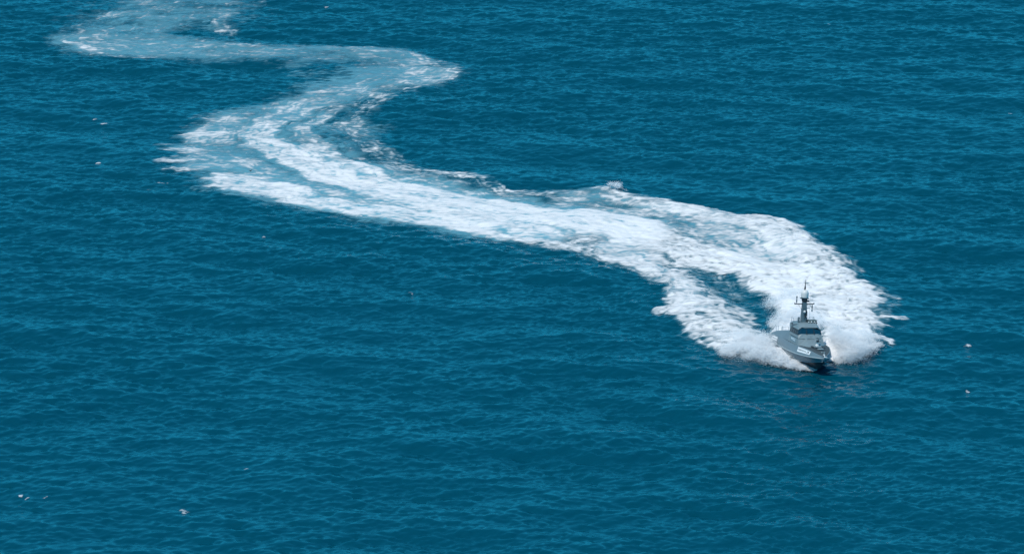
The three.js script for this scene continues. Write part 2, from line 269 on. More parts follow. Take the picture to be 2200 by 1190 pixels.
// ---------------------------------------------------------------- the patrol boat
const boat = new THREE.Group(); boat.name = numbered('patrol_boat');
tag(boat, 'grey naval patrol boat with tall mast and white radome at the head of the wake', 'patrol boat');
boat.rotation.order = 'YXZ';
boat.rotation.set(-7 * Math.PI / 180, 14 * Math.PI / 180, -4 * Math.PI / 180, 'YXZ');
{ // the forefoot, 24 m along the boat's own axis, cuts the water here
  const [x, z] = seaPoint(1752, 794); const v = new THREE.Vector3(0, 0, 24).applyEuler(boat.rotation); boat.position.set(x - v.x, -v.y, z - v.z);
}
scene.add(boat);
const tex = (w, h, draw) => { const c = document.createElement('canvas'); c.width = w; c.height = h; draw(c.getContext('2d'), w, h); const t = new THREE.CanvasTexture(c); t.colorSpace = THREE.SRGBColorSpace; t.magFilter = THREE.LinearFilter; return t; };
const std = (name, r, g, b, rough = 0.5, more = {}) => new THREE.MeshStandardMaterial({ name, color: new THREE.Color().setRGB(r, g, b), roughness: rough, ...more });
// paint with faint streaks of salt and wear
const wear = (() => { const N = 512, d = new Uint8Array(N * N * 4); for (let j = 0; j < N; j++) for (let i = 0; i < N; i++) { const x = i / N * 16, y = j / N * 16, v = 0.86 + 0.14 * fbm2(x * 0.9, y * 0.5, 4) + 0.05 * (noise2(x * 5, y * 0.8) - 0.5) + 0.05 * (noise2(x * 9, y * 9) - 0.5); const k = Math.round(255 * clamp(v)); d.set([k, k, k, 255], (j * N + i) * 4); } const t = new THREE.DataTexture(d, N, N); t.wrapS = t.wrapT = THREE.MirroredRepeatWrapping; t.magFilter = THREE.LinearFilter; t.needsUpdate = true; t.repeat.set(1 / 8, 1 / 8); return t; })();
const M = {
  hull: std('hull paint', 0.178, 0.258, 0.305, 0.42, { map: wear }), low: std('bottom paint', 0.012, 0.022, 0.034, 0.4), house: std('house paint', 0.215, 0.292, 0.322, 0.45, { map: wear }),
  deck: std('deck coating', 0.058, 0.082, 0.095, 0.85), dark: std('dark fittings', 0.02, 0.03, 0.04, 0.5), light: std('light fittings', 0.30, 0.38, 0.41, 0.5), radome: std('radome shell', 0.74, 0.74, 0.72, 0.45),
  glass: new THREE.MeshPhysicalMaterial({ name: 'tinted glass', color: new THREE.Color().setRGB(0.004, 0.045, 0.082), roughness: 0.05, ior: 1.52 }), sideglass: new THREE.MeshPhysicalMaterial({ name: 'shaded glass', color: new THREE.Color().setRGB(0.022, 0.052, 0.072), roughness: 0.12 }),
  rail: std('rail paint', 0.34, 0.40, 0.43, 0.45), mast: std('mast paint', 0.098, 0.155, 0.185, 0.5), bare: std('white fittings', 0.75, 0.77, 0.77, 0.4),
};
// polygons: each list of points becomes a flat face (fan), with uv in metres
function faces(list, thick = 0) {
  const pos = [], uv = [];
  const tri = (a, b, c) => { const n = new THREE.Vector3().subVectors(b, a).cross(new THREE.Vector3().subVectors(c, a)).normalize(), ax = Math.abs(n.x), ay = Math.abs(n.y); for (const p of [a, b, c]) { pos.push(p.x, p.y, p.z); ax > 0.6 ? uv.push(p.z, p.y) : ay > 0.6 ? uv.push(p.z, p.x) : uv.push(p.x, p.y); } };
  for (const f of list) {
    const v = f.map((p) => new THREE.Vector3(...p));
    for (let i = 1; i + 1 < v.length; i++) tri(v[0], v[i], v[i + 1]);
    if (thick) {
      const n = new THREE.Vector3().subVectors(v[1], v[0]).cross(new THREE.Vector3().subVectors(v[2], v[0])).normalize().multiplyScalar(-thick), w = v.map((p) => p.clone().add(n));
      for (let i = 1; i + 1 < v.length; i++) tri(w[0], w[i + 1], w[i]);
      for (let i = 0; i < v.length; i++) { const k = (i + 1) % v.length; tri(v[i], w[i], w[k]); tri(v[i], w[k], v[k]); }
    }
  }
  const g = new THREE.BufferGeometry(); g.setAttribute('position', new THREE.Float32BufferAttribute(pos, 3)); g.setAttribute('uv', new THREE.Float32BufferAttribute(uv, 2)); g.computeVertexNormals(); return g;
}
const V = (...a) => new THREE.Vector3(...a);
function bar(a, b, r0, r1 = r0, seg = 8) { const A = V(...a), B = V(...b), g = new THREE.CylinderGeometry(r1, r0, A.distanceTo(B), seg); g.applyQuaternion(new THREE.Quaternion().setFromUnitVectors(V(0, 1, 0), B.clone().sub(A).normalize())); g.translate((A.x + B.x) / 2, (A.y + B.y) / 2, (A.z + B.z) / 2); return g; }
function box(w, h, d, x, y, z, bevel = 0) {
  if (!bevel) { const g = new THREE.BoxGeometry(w, h, d); g.translate(x, y, z); return g; }
  const s = new THREE.Shape(); s.moveTo(-w / 2 + bevel, -h / 2 + bevel); s.lineTo(w / 2 - bevel, -h / 2 + bevel); s.lineTo(w / 2 - bevel, h / 2 - bevel); s.lineTo(-w / 2 + bevel, h / 2 - bevel); s.closePath();
  const g = new THREE.ExtrudeGeometry(s, { depth: d - 2 * bevel, bevelSize: bevel, bevelThickness: bevel, bevelSegments: 1 }); g.translate(x, y, z - d / 2 + bevel); return g;
}
const join = (...g) => mergeGeometries(g.map((q) => { const c = q.index ? q.toNonIndexed() : q; for (const k of Object.keys(c.attributes)) if (!['position', 'normal', 'uv'].includes(k)) c.deleteAttribute(k); return c; }));
const pw = (tab, z) => { if (z <= tab[0][0]) return tab[0].slice(1); for (let i = 1; i < tab.length; i++) if (z <= tab[i][0]) { const t = (z - tab[i - 1][0]) / (tab[i][0] - tab[i - 1][0]); return tab[i].slice(1).map((b, k) => lerp(tab[i - 1][k + 1], b, t)); } return tab[tab.length - 1].slice(1); };
// hull lines: z along the boat (6 stern, 28.6 stem head), half width and height of keel, chine, knuckle, gunwale
const keelY = [[6, -0.5], [14, -0.45], [20, -0.25], [24, 0.0], [26, 0.42], [27.4, 1.05], [28.1, 1.6], [28.4, 2.0], [28.58, 2.56]];
const chine = [[6, 2.62, 0.62], [16, 2.66, 0.8], [20, 2.52, 1.0], [22.5, 2.15, 1.2], [24.6, 1.62, 1.4], [26.4, 0.98, 1.65], [27.6, 0.45, 1.88], [28.42, 0.02, 2.06], [28.58, 0.0, 2.57]];
const knuckle = [[6, 2.92, 2.30], [9, 3.08, 2.32], [18, 3.12, 2.38], [22, 2.98, 2.46], [24, 2.72, 2.52], [25.6, 2.34, 2.57], [26.9, 1.82, 2.60], [27.8, 1.18, 2.62], [28.3, 0.62, 2.63], [28.58, 0.03, 2.63]];
const gunwale = [[6, 2.70, 3.22], [9, 2.80, 3.60], [13.8, 2.80, 3.78], [18, 2.80, 3.80], [22, 2.68, 3.83], [24, 2.42, 3.84], [25.6, 2.05, 3.76], [26.9, 1.55, 3.52], [27.8, 0.98, 3.25], [28.3, 0.50, 3.06], [28.62, 0.03, 2.96]];
const zs = []; for (let z = 6; z < 28.58; z += z < 22 ? 1 : z < 27 ? 0.4 : 0.16) zs.push(z); zs.push(28.58);
const sect = (z) => { const [ky] = pw(keelY, z), c = pw(chine, z), k = pw(knuckle, z), g = pw(gunwale, z); return { keel: [0, ky, z], chine: [c[0], Math.max(c[1], ky), z], lip: [k[0] - 0.06, k[1] - 0.09, z], gun: [g[0], g[1], z + 0.04 * sstep(28, 28.6, z)], kn: [k[0], k[1], z], kt: [lerp(k[0], g[0], 0.10) , k[1] + 0.12, z] }; };
const mir = ([x, y, z]) => [-x, y, z];
function loft(a, b, sides = [1, -1], sub = 4) {     // skin between two lines of every section, both sides, smooth along the boat
  const list = [];
  for (const s of sides) {
    const m = s > 0 ? (p) => p : mir;
    for (let i = 0; i + 1 < zs.length; i++) {
      const p = sect(zs[i]), q = sect(zs[i + 1]), A = typeof a === 'string' ? [p[a], q[a]] : [a(p), a(q)], B = typeof b === 'string' ? [p[b], q[b]] : [b(p), b(q)];
      for (let k = 0; k < sub; k++) { const L = (u, v, t) => u.map((e, n) => lerp(e, v[n], t)), t0 = k / sub, t1 = (k + 1) / sub, f = [L(A[0], B[0], t0), L(A[1], B[1], t0), L(A[1], B[1], t1), L(A[0], B[0], t1)].map(m); list.push(s > 0 ? f.reverse() : f); }
    }
  }
  return toCreasedNormals(faces(list), 0.5);
}
// (+x is port; the viewer sees starboard, -x, on the left)
const transom = (() => { const s = sect(6); return faces([[s.keel, s.chine, s.lip, s.kn, s.gun, mir(s.gun), mir(s.kn), mir(s.lip), mir(s.chine)]]); })();
mesh('hull', join(loft('chine', 'lip'), loft('kt', 'gun'), transom), M.hull, boat);
const bottom = mesh('hull_bottom', loft('keel', 'chine'), M.low, boat); bottom.userData.label = 'dark underwater paint below the chine';
mesh('rub_rail', join(loft('lip', (p) => [p.kn[0] + 0.05, p.kn[1], p.kn[2] + 0.02], [1, -1], 1), loft((p) => [p.kn[0] + 0.05, p.kn[1], p.kn[2] + 0.02], 'kt', [1, -1], 1)), M.light, boat);
mesh('spray_rail', join(loft((p) => [p.chine[0] + 0.10, p.chine[1] - 0.02, p.chine[2]], 'chine', [1, -1], 1), loft((p) => [p.chine[0] + 0.10, p.chine[1] - 0.02, p.chine[2]], (p) => [lerp(p.chine[0], p.lip[0], .06), p.chine[1] + 0.10, p.chine[2]], [1, -1], 1)), M.hull, boat);
// deck inside the gunwale, slightly below it
mesh('deck', loft((p) => [p.gun[0] - 0.05, p.gun[1] - 0.05, p.gun[2] - 0.05], (p) => [0, p.gun[1] + 0.05, p.gun[2] - 0.05], [1, -1], 3), M.deck, boat);
mesh('gunwale_edge', join(loft('gun', (p) => [p.gun[0] - 0.09, p.gun[1] + 0.02, p.gun[2] - 0.02], [1, -1], 1), loft((p) => [p.gun[0] - 0.09, p.gun[1] + 0.02, p.gun[2] - 0.02], (p) => [p.gun[0] - 0.10, p.gun[1] - 0.08, p.gun[2] - 0.02], [1, -1], 1)), M.hull, boat);

// superstructure: a faceted house. Points on the starboard half are written once and mirrored.
const S = (x, y, z) => [-x, y, z], both = (list) => list.flatMap((f) => [f, f.map(mir).reverse()]);
const A0 = S(2.64, 3.28, 6.3), A1 = S(2.56, 3.62, 6.4), B0 = S(2.76, 3.62, 9.2), B1 = S(2.50, 4.42, 9.2), C0 = S(2.76, 3.76, 13.2), C1 = S(2.34, 5.14, 13.2), D0 = S(2.56, 3.80, 16.2), D1 = S(2.24, 5.50, 16.0);
const F0 = S(2.42, 3.78, 21.5), F1 = S(2.20, 4.86, 20.78), G0 = S(2.10, 5.42, 20.32), G1 = S(2.00, 6.22, 19.98), H1 = S(2.12, 6.34, 16.6), R0 = S(2.20, 6.88, 17.1), R1 = S(1.62, 7.12, 18.7), R2 = S(1.55, 7.14, 15.6), R3 = S(2.10, 6.86, 15.4);
const N0 = S(0.66, 4.80, 21.0), N1 = S(0.66, 5.58, 20.45), N2 = S(0.66, 6.56, 20.02), K0 = S(1.5, 5.62, 20.42), K1 = S(1.4, 6.66, 20.0), BR = S(0.66, 7.16, 18.75);
const outward = (list) => list;                  // faces are seen from both sides, so their order only matters for thickness
mesh('deckhouse', faces(both(outward([[A0, B0, B1, A1], [B0, C0, C1, B1], [C0, D0, D1, C1], [A1, B1, [0, 4.46, 9.2], [0, 3.66, 6.4]], [B1, C1, [0, 5.2, 13.2], [0, 4.46, 9.2]], [C1, D1, [0, 5.56, 16.0], [0, 5.2, 13.2]], [A0, A1, [0, 3.66, 6.4], [0, 3.28, 6.3]]]))), M.hull, boat).userData.label = 'sloping aft house flush with the hull side';
const w16 = S(2.24, 5.50, 16.0), f16 = S(2.30, 4.98, 16.4);
mesh('wheelhouse', faces(both([[D0, F0, F1, f16], [f16, F1, G0, w16], [D0, f16, w16], [F0, F1, N0, S(0.66, 3.86, 21.9)], [F1, G0, K0, N1, N0], [N0, N1, [0, 5.58, 20.47], [0, 4.8, 21.02]], [D1, H1, R3, S(2.1, 5.5, 15.4)], [S(2.1, 5.5, 15.4), R3, [0, 6.9, 15.4], [0, 5.5, 15.4]]])), M.house, boat);
mesh('roof', faces(both([[H1, G1, R1, R0], [G1, K1, N2, BR, R1], [N2, [0, 6.56, 20.04], [0, 7.17, 18.76], BR], [R0, R1, R2, R3], [R1, BR, [0, 7.17, 18.76], [0, 7.15, 15.5], R2], [H1, R0, R3]])), M.house, boat);
mesh('seam', join(bar(S(2.33, 4.96, 16.4), S(2.23, 4.86, 20.8), 0.035), bar(S(2.23, 4.86, 20.8), S(1.05, 4.82, 20.99), 0.025)), M.dark, boat);
mesh('roof_edge', join(bar(S(2.16, 6.36, 16.5), S(2.03, 6.24, 20.0), 0.035, 0.035), bar(S(2.03, 6.24, 20.0), S(1.41, 6.69, 20.04), 0.035), bar(S(1.41, 6.69, 20.04), S(-1.41, 6.6, 20.08), 0.03), bar(S(2.27, 5.50, 16.1), S(2.13, 5.42, 20.34), 0.03)), M.dark, boat);
// panes, each with a frame
const L3 = (a, b, t) => a.map((e, k) => lerp(e, b[k], t));
function pane(c00, c10, c11, c01, m, inset, name = 'window') {   // corners: bottom left, bottom right, top right, top left
  const at = (u, v) => L3(L3(c00, c10, u), L3(c01, c11, u), v), n = V().subVectors(V(...c10), V(...c00)).cross(V().subVectors(V(...c01), V(...c00))).normalize();
  const off = (p, d) => [p[0] + n.x * d, p[1] + n.y * d, p[2] + n.z * d];
  const i = inset, q = [at(0, 0), at(1, 0), at(1, 1), at(0, 1)], p = [at(i, i * 1.3), at(1 - i, i * 1.3), at(1 - i, 1 - i * 1.3), at(i, 1 - i * 1.3)];
  const w = mesh(name, faces([p.map((e) => off(e, -0.01))], 0.02), m, boat), fr = [];
  for (let k = 0; k < 4; k++) { const l = (k + 1) % 4; fr.push([off(q[k], 0.02), off(q[l], 0.02), off(p[l], 0.02), off(p[k], 0.02)], [off(p[k], 0.02), off(p[l], 0.02), off(p[l], -0.03), off(p[k], -0.03)]); }
  mesh('window_frame', faces(fr), M.dark, w);
  return w;
}
const up = (p, d) => [p[0], p[1] + d, p[2]];
pane(up(G0, .03), up(N1, .03), up(N2, -.03), up(K1, -.02), M.glass, 0.035).userData.label = 'starboard windscreen pane with the raked outer edge';
mesh('window_corner', faces([[up(G0, .03), L3(G0, K0, .9), K1, up(G1, .02)]]), M.glass, boat);
pane(up(N1, .03), up(mir(N1), .03), up(mir(N2), -.03), up(N2, -.03), M.glass, 0.03);
pane(up(mir(N1), .03), up(mir(G0), .03), up(mir(G1), -.02), up(mir(N2), -.03), M.glass, 0.035);
for (const s of [1, -1]) for (let k = 0; k < 4; k++) {
  const m = s > 0 ? (p) => p : mir, t0 = k / 4, t1 = (k + 1) / 4, a = L3(w16, G0, t0), b = L3(w16, G0, t1), c = L3(H1, G1, t1), d = L3(H1, G1, t0);
  s > 0 ? pane(m(a), m(b), m(c), m(d), M.sideglass, 0.03) : pane(m(b), m(a), m(d), m(c), M.sideglass, 0.03);
}
// raised trunk in front of the wheelhouse, with chamfered starboard and port edges
const T0 = S(1.35, 3.88, 24.0), T1 = S(1.05, 4.34, 23.1), T2 = S(1.05, 4.74, 21.04), Q = S(2.3, 3.82, 21.58);
mesh('trunk', faces(both([[Q, T0, T1], [Q, T1, T2], [T1, T0, [0, 3.9, 24.3], [0, 4.38, 23.3]], [T2, T1, [0, 4.38, 23.3], [0, 4.76, 21.04]]])), M.house, boat);
for (const x of [-0.32, 1.32]) { const h = mesh('hatch', box(0.86, 0.62, 0.05, 0, 0, 0, 0.015), M.house, boat); h.position.set(x, 5.16, 20.79); h.rotation.x = -0.62; mesh('handle', box(0.05, 0.10, 0.06, 0.32, 0, 0.05), M.dark, h); }
for (const x of [-0.62, 0.72]) { const w = mesh('wiper', join(bar([x, 5.60, 20.52], [x + 0.1, 6.15, 20.28], 0.02), box(0.12, 0.08, 0.08, x, 5.56, 20.56)), M.dark, boat); }
for (const [y, z, w, d] of [[4.16, 24.75, 0.92, 0.8], [3.98, 26.05, 0.86, 0.8]]) mesh('deck_hatch', box(w, 0.16, d, 0.12, y - 0.08, z, 0.03), M.light, boat);
// remotely worked gun on the trunk
{
  const g = new THREE.Group(); g.name = 'gun_mount'; g.position.set(0.25, 4.22, 23.75); boat.add(g);
  mesh('pedestal', join(new THREE.CylinderGeometry(0.26, 0.36, 0.34, 14), bar([0, 0.1, 0], [0, 0.55, 0], 0.13)), M.bare, g);
  mesh('gun_cradle', join(box(0.42, 0.20, 0.5, 0, 0.62, 0.05, 0.03), box(0.12, 0.34, 0.34, 0.22, 0.72, 0, 0.03)), M.dark, g);
  mesh('gun_barrel', join(bar([0.02, 0.72, 0.2], [0.14, 0.80, 1.5], 0.045, 0.03), bar([0.02, 0.72, -0.3], [0.02, 0.72, 0.2], 0.08)), M.dark, g);
  mesh('gun_sight', box(0.22, 0.2, 0.3, -0.08, 0.98, 0, 0.03), M.light, g); mesh('ammunition_box', box(0.22, 0.26, 0.34, -0.30, 0.62, 0, 0.03), M.light, g); mesh('gun_head', box(0.36, 0.10, 0.24, 0.0, 1.16, 0, 0.02), M.dark, g);
}
for (const [x, z, s] of [[-0.95, 22.6, .10], [-0.92, 23.3, .10], [-0.9, 24.5, .16], [-0.82, 25.1, .12], [-0.74, 26.3, .12], [0.95, 24.6, .18], [0.85, 26.1, .12]]) mesh('deck_cleat', join(box(s * 2.6, s * .7, s, x, 3.98 + s * .8, z), box(s * .5, s * 1.2, s * .6, x, 3.95 + s * .4, z)), M.dark, boat);
mesh('deck_line', join(bar([-1.0, 3.98, 22.6], [-0.9, 3.99, 24.6], 0.03), bar([-0.9, 3.99, 24.6], [-0.62, 3.72, 27.0], 0.03)), M.dark, boat);
mesh('anchor', join(bar([0.12, 3.02, 28.2], [0.16, 2.9, 28.9], 0.09), bar([-0.14, 2.92, 28.85], [0.44, 2.92, 28.85], 0.09, 0.07), box(0.3, 0.24, 0.3, 0.12, 3.2, 28.1, .03)), M.bare, boat);
for (const [x, z] of [[0.0, 27.25], [0.34, 27.5]]) mesh('mooring_bitt', join(bar([x, 3.3, z], [x, 3.66, z], 0.085), bar([x - 0.16, 3.58, z], [x + 0.16, 3.58, z], 0.05)), M.light, boat);

// boards with lettering on the starboard side, and the number on the house side
const banner = tex(640, 200, (c, w, h) => {
  c.fillStyle = '#f4f7f8'; c.fillRect(0, 0, w, h); c.fillStyle = '#1d2a38'; c.font = 'bold 92px sans-serif'; c.textBaseline = 'middle'; c.fillText('CMN', 26, h * .5); c.font = 'bold 82px sans-serif'; c.fillText('NAVAL', 246, h * .5, 238);
  c.fillStyle = '#43505c'; c.fillRect(514, 42, 74, 20); c.fillRect(560, 42, 24, 100); c.beginPath(); c.moveTo(505, 122); c.lineTo(552, 122); c.lineTo(540, 150); c.lineTo(505, 150); c.closePath(); c.fill(); c.fillStyle = '#7d8891'; c.fillRect(506, 76, 40, 12); c.fillRect(506, 96, 40, 12);
});
const number = tex(320, 200, (c, w, h) => { c.fillStyle = '#5d7f8e'; c.fillRect(0, 0, w, h); c.fillStyle = '#d5e2e6'; c.font = 'bold 168px sans-serif'; c.textBaseline = 'middle'; c.textAlign = 'center'; c.fillText('HSI', w / 2, h * .53, w * .94); });
function board(name, tl, tr, br, bl, map, mat = {}) {
  const nU = 8, g = new THREE.BufferGeometry(), pos = [], uv = [], idx = [];
  for (let k = 0; k <= nU; k++) { const t = k / nU, a = typeof tl === 'function' ? tl(t) : L3(tl, tr, t), b = typeof tl === 'function' ? tr(t) : L3(bl, br, t), bow = 0; for (const [p, v] of [[a, 1], [b, 0]]) { pos.push(p[0] - bow, p[1], p[2]); uv.push(t, v); } }
  for (let k = 0; k < nU; k++) { const q = k * 2; idx.push(q, q + 1, q + 2, q + 2, q + 1, q + 3); }
  g.setAttribute('position', new THREE.Float32BufferAttribute(pos, 3)); g.setAttribute('uv', new THREE.Float32BufferAttribute(uv, 2)); g.setIndex(idx); g.computeVertexNormals();
  return mesh(name, g, new THREE.MeshStandardMaterial({ name: name + ' print', map, roughness: 0.5, ...mat }), boat);
}
const onSide = (z, t, d = 0.05) => { const s = sect(z), p = L3(s.kt, s.gun, t); return [-p[0] - d, p[1] + d * 0.2, p[2]]; };
board('banner', (t) => onSide(22.5 + 4.05 * t, .90), (t) => onSide(22.35 + 4.1 * t, .26), 0, 0, banner).userData.label = 'white banner with dark lettering near the bow';
board('banner', (t) => onSide(8.3 + 3.1 * t, .93), (t) => onSide(8.2 + 3.1 * t, .36), 0, 0, banner).userData.label = 'white banner with dark lettering near the stern';
{ const p = (z, t) => { const lo = L3(D0, F0, (z - 16.2) / 5.3), hi = L3(f16, F1, (z - 16.4) / 4.4), q = L3(lo, hi, t); return [q[0] - 0.03, q[1], q[2]]; }; board('number_panel', p(17.0, .92), p(19.7, .92), p(20.0, .28), p(17.3, .28), number); }

// railings
function railing(pts, h, name, levels = 2) {
  const g = []; for (let i = 0; i < pts.length; i++) { const p = pts[i], t = up(p, h); g.push(bar(p, t, 0.03)); if (i) { const q = pts[i - 1]; for (let l = 1; l <= levels; l++) g.push(bar(up(q, h * l / levels), up(p, h * l / levels), 0.026)); } }
  mesh(name, join(...g), M.rail, boat);
}
railing([S(2.45, 3.66, 6.5), S(2.42, 3.95, 7.6), S(2.40, 4.24, 8.8), S(2.35, 4.5, 9.9), S(1.6, 4.52, 10.0)], 0.95, 'railing', 1);
railing([S(1.9, 4.7, 10.6), S(2.25, 4.78, 11.4), S(2.22, 4.98, 12.6), S(2.2, 5.16, 13.6), S(1.8, 5.2, 13.8)], 0.62, 'railing', 1);
railing([S(-2.45, 3.66, 6.5), S(-2.42, 3.95, 7.6), S(-2.40, 4.24, 8.8), S(-2.35, 4.5, 9.9)], 0.95, 'railing', 1);
railing([S(1.95, 7.0, 15.7), S(1.92, 7.04, 16.7), S(1.45, 7.14, 17.3), S(0.85, 7.16, 17.3)], 0.85, 'roof_railing', 3);
railing([S(-0.7, 7.15, 17.2), S(-1.5, 7.13, 17.2), S(-2.0, 7.0, 16.2), S(-2.0, 6.95, 15.6)], 0.9, 'roof_railing', 2);
mesh('roof_box', box(1.55, 0.44, 1.1, 1.28, 7.36, 17.1, 0.05), std('box paint', 0.10, 0.14, 0.145, 0.6), boat);
mesh('roof_locker', box(0.30, 0.95, 0.3, -1.02, 7.55, 16.9, 0.03), M.mast, boat);
for (const [x, y, z, r] of [[0.95, 7.24, 18.0, .15], [1.55, 7.24, 17.9, .13], [0.45, 7.24, 18.05, .12]]) { const d = new THREE.SphereGeometry(r, 16, 10); d.translate(x, y + r * .6, z); const l = mesh('searchlight', join(d, bar([x, y - 0.1, z], [x, y + r * .5, z], r * .5)), M.bare, boat); mesh('light_base', box(r * 1.6, 0.1, r * 1.6, x, y - 0.06, z + 0.05), M.dark, l); }
for (const s of [1, -1]) mesh('side_light', box(0.22, 0.16, 0.3, s * 2.22, 6.94, 17.0, 0.02), M.dark, boat);

// mast
{
  const mast = new THREE.Group(); mast.name = 'mast'; mast.position.set(0, 7.12, 16.6); boat.add(mast);
  const sec = (y, wx, wz, zc) => [[-wx, y, zc + wz], [wx, y, zc + wz], [wx, y, zc - wz], [-wx, y, zc - wz]], q = [sec(0, .50, .55, 0), sec(1.6, .43, .45, -.06), sec(3.5, .33, .32, -.1)], list = [];
  for (let k = 0; k < 2; k++) for (let e = 0; e < 4; e++) { const f = (e + 1) % 4; list.push([q[k][e], q[k][f], q[k + 1][f], q[k + 1][e]]); }
  list.push(q[2]);
  mesh('mast_column', faces(list), M.mast, mast);
  mesh('yard', join(box(3.55, 0.15, 0.2, 0, 3.14, -.1, 0.03), box(.12, .3, .12, -1.74, 3.2, -.1), box(.12, .3, .12, 1.74, 3.2, -.1)), M.dark, mast);
  mesh('lower_yard', join(box(1.25, 0.08, 0.14, 0.3, 2.46, .12), box(.8, .1, .3, 0.0, 2.44, .22)), M.mast, mast);
  mesh('stays', join(bar([-1.2, 3.1, -.1], [-.42, 2.1, 0], .014), bar([-1.0, 3.1, -.1], [-.40, 1.9, 0], .014)), M.dark, mast);
  const stick = (s, x, y) => join(bar([x, y, -.1], [x, y + .22 * s, -.1], .05), bar([x, y + .2 * s, -.1], [x, y + .62 * s, -.1], .10, .13), bar([x, y + .62 * s, -.1], [x, y + .74 * s, -.1], .13, .07), bar([x, y + .74 * s, -.1], [x, y + 1.28 * s, -.1], .075, .14));
  mesh('stick_antenna', stick(1, -1.42, 3.2), M.mast, mast); mesh('stick_antenna', stick(-1, 1.44, 3.08), M.mast, mast);
  mesh('radome_platform', join(bar([0, 3.45, -.1], [0, 3.72, -.1], .34, .52, 16), bar([0, 3.72, -.1], [0, 4.06, -.1], .5, .5, 16), box(1.42, .12, .9, -.02, 4.12, -.1, .02), box(.5, .22, .5, .5, 3.66, .1, .03)), M.dark, mast);
  const prof = []; for (let k = 0; k <= 8; k++) { const a = k / 8 * Math.PI / 2; prof.push(new THREE.Vector2(.66 * Math.cos(a), .78 + .66 * Math.sin(a))); }
  const rad = new THREE.LatheGeometry([new THREE.Vector2(0, 0), new THREE.Vector2(.55, 0), new THREE.Vector2(.60, .06), new THREE.Vector2(.66, .16), ...prof.map((p) => new THREE.Vector2(Math.max(p.x, 0.0), p.y))], 28); rad.translate(0, 4.19, -.1);
  mesh('radome', rad, M.radome, mast);
  mesh('top_antenna', join(bar([-.03, 5.58, -.1], [0, 6.0, -.1], .13, .15), bar([0, 6.0, -.1], [0, 6.4, -.1], .15, .08), bar([0, 6.4, -.1], [.02, 7.0, -.1], .08, .05), bar([.02, 7.0, -.1], [.02, 7.5, -.1], .03, .015), box(.22, .05, .05, .02, 7.16, -.1)), M.dark, mast);
  mesh('whip_antenna', bar([.92, 0, .2], [.98, 5.3, .1], .022, .012), M.rail, mast);
  mesh('camera_ball', (() => { const g = new THREE.SphereGeometry(.22, 16, 12); g.translate(-.1, 1.86, .56); return g; })(), M.bare, mast);
  mesh('mast_fittings', join(box(.34, .2, .3, .24, 1.75, .5, .03), box(.3, .3, .25, .22, 1.35, .52, .03), box(.26, .2, .2, .28, .95, .55, .03), box(.24, .24, .2, .3, .35, .6, .03), bar([-.12, .62, .58], [.18, 1.2, .5], .045), bar([-.15, 1.3, .5], [.0, 1.1, .5], .05), box(.5, .06, .3, .1, 2.02, .5)), M.dark, mast);
  mesh('mast_light', (() => { const g = new THREE.SphereGeometry(.09, 10, 8); g.translate(.3, 1.02, .68); return g; })(), M.bare, mast);
}

// ---------------------------------------------------------------- spray: very many droplets
const dropGeo = new THREE.OctahedronGeometry(1, 0); dropGeo.scale(1, 0.4, 1); dropGeo.computeVertexNormals();
const dropMat = new THREE.MeshPhysicalMaterial({ name: 'spray droplets', color: new THREE.Color().setRGB(0.965, 0.985, 1.0), roughness: 1, transmission: 0.4, thickness: 0, specularIntensity: 0.2 });
function spray(name, puffs, seed, label, r0 = 0.03, r1 = 0.062) {
  const r = rng(seed), gs = () => (r() + r() + r() + r() - 2) * 0.95, mats = [], m = new THREE.Matrix4(), q = new THREE.Quaternion(), e = new THREE.Euler();
  for (const [u, v, h, rx, ry, rz, n] of puffs) {
    const [cx, cz] = seaPoint(u, v, h);
    for (let k = 0; k < n * 1.6; k++) {
      const x = cx + gs() * rx, y = h + gs() * ry, z = cz + gs() * rz;
      if (y < -0.3) continue;
      const d = noise3(x / 1.5, y / 0.8 + z * 0.13, z / 1.7) * 0.6 + noise3(x / 0.6 + 40, y / 0.45, z / 0.7) * 0.4;
      if (d < 0.24 + 0.40 * r()) continue;
      const s = lerp(r0, r1, r() * r()); e.set((r() + r() - 1) * 0.9 + 0.25, r() * 6, (r() + r() - 1) * 0.9, 'XZY'); q.setFromEuler(e);
      mats.push(m.clone().compose(V(x, y, z), q, V(s, s, s)));
    }
  }
  const im = new THREE.InstancedMesh(dropGeo, dropMat, mats.length); mats.forEach((t, i) => im.setMatrixAt(i, t)); im.name = numbered(name); im.castShadow = im.receiveShadow = true; scene.add(im);
  console.log(name, mats.length);
  return tag(im, label, 'spray', undefined, 'stuff');
}
spray('spray', [[1744, 791, .15, .7, .2, 1.0, 5000], [1724, 788, .35, .9, .3, 1.2, 9000], [1702, 782, .6, 1.1, .45, 1.5, 14000], [1678, 773, .9, 1.4, .65, 2.0, 20000], [1652, 763, 1.2, 1.9, .9, 2.4, 24000], [1622, 755, 1.4, 2.2, 1.0, 2.8, 26000], [1592, 752, 1.2, 2.2, .9, 2.8, 20000], [1566, 752, .8, 1.6, .6, 2.2, 10000], [1642, 735, 1.4, 1.6, 1.0, 3.2, 18000], [1605, 727, 1.2, 2.2, .9, 3.4, 16000], [1566, 720, .8, 2.0, .5, 2.8, 9000]], 5, 'white spray plume thrown out low on the left of the boat hull');
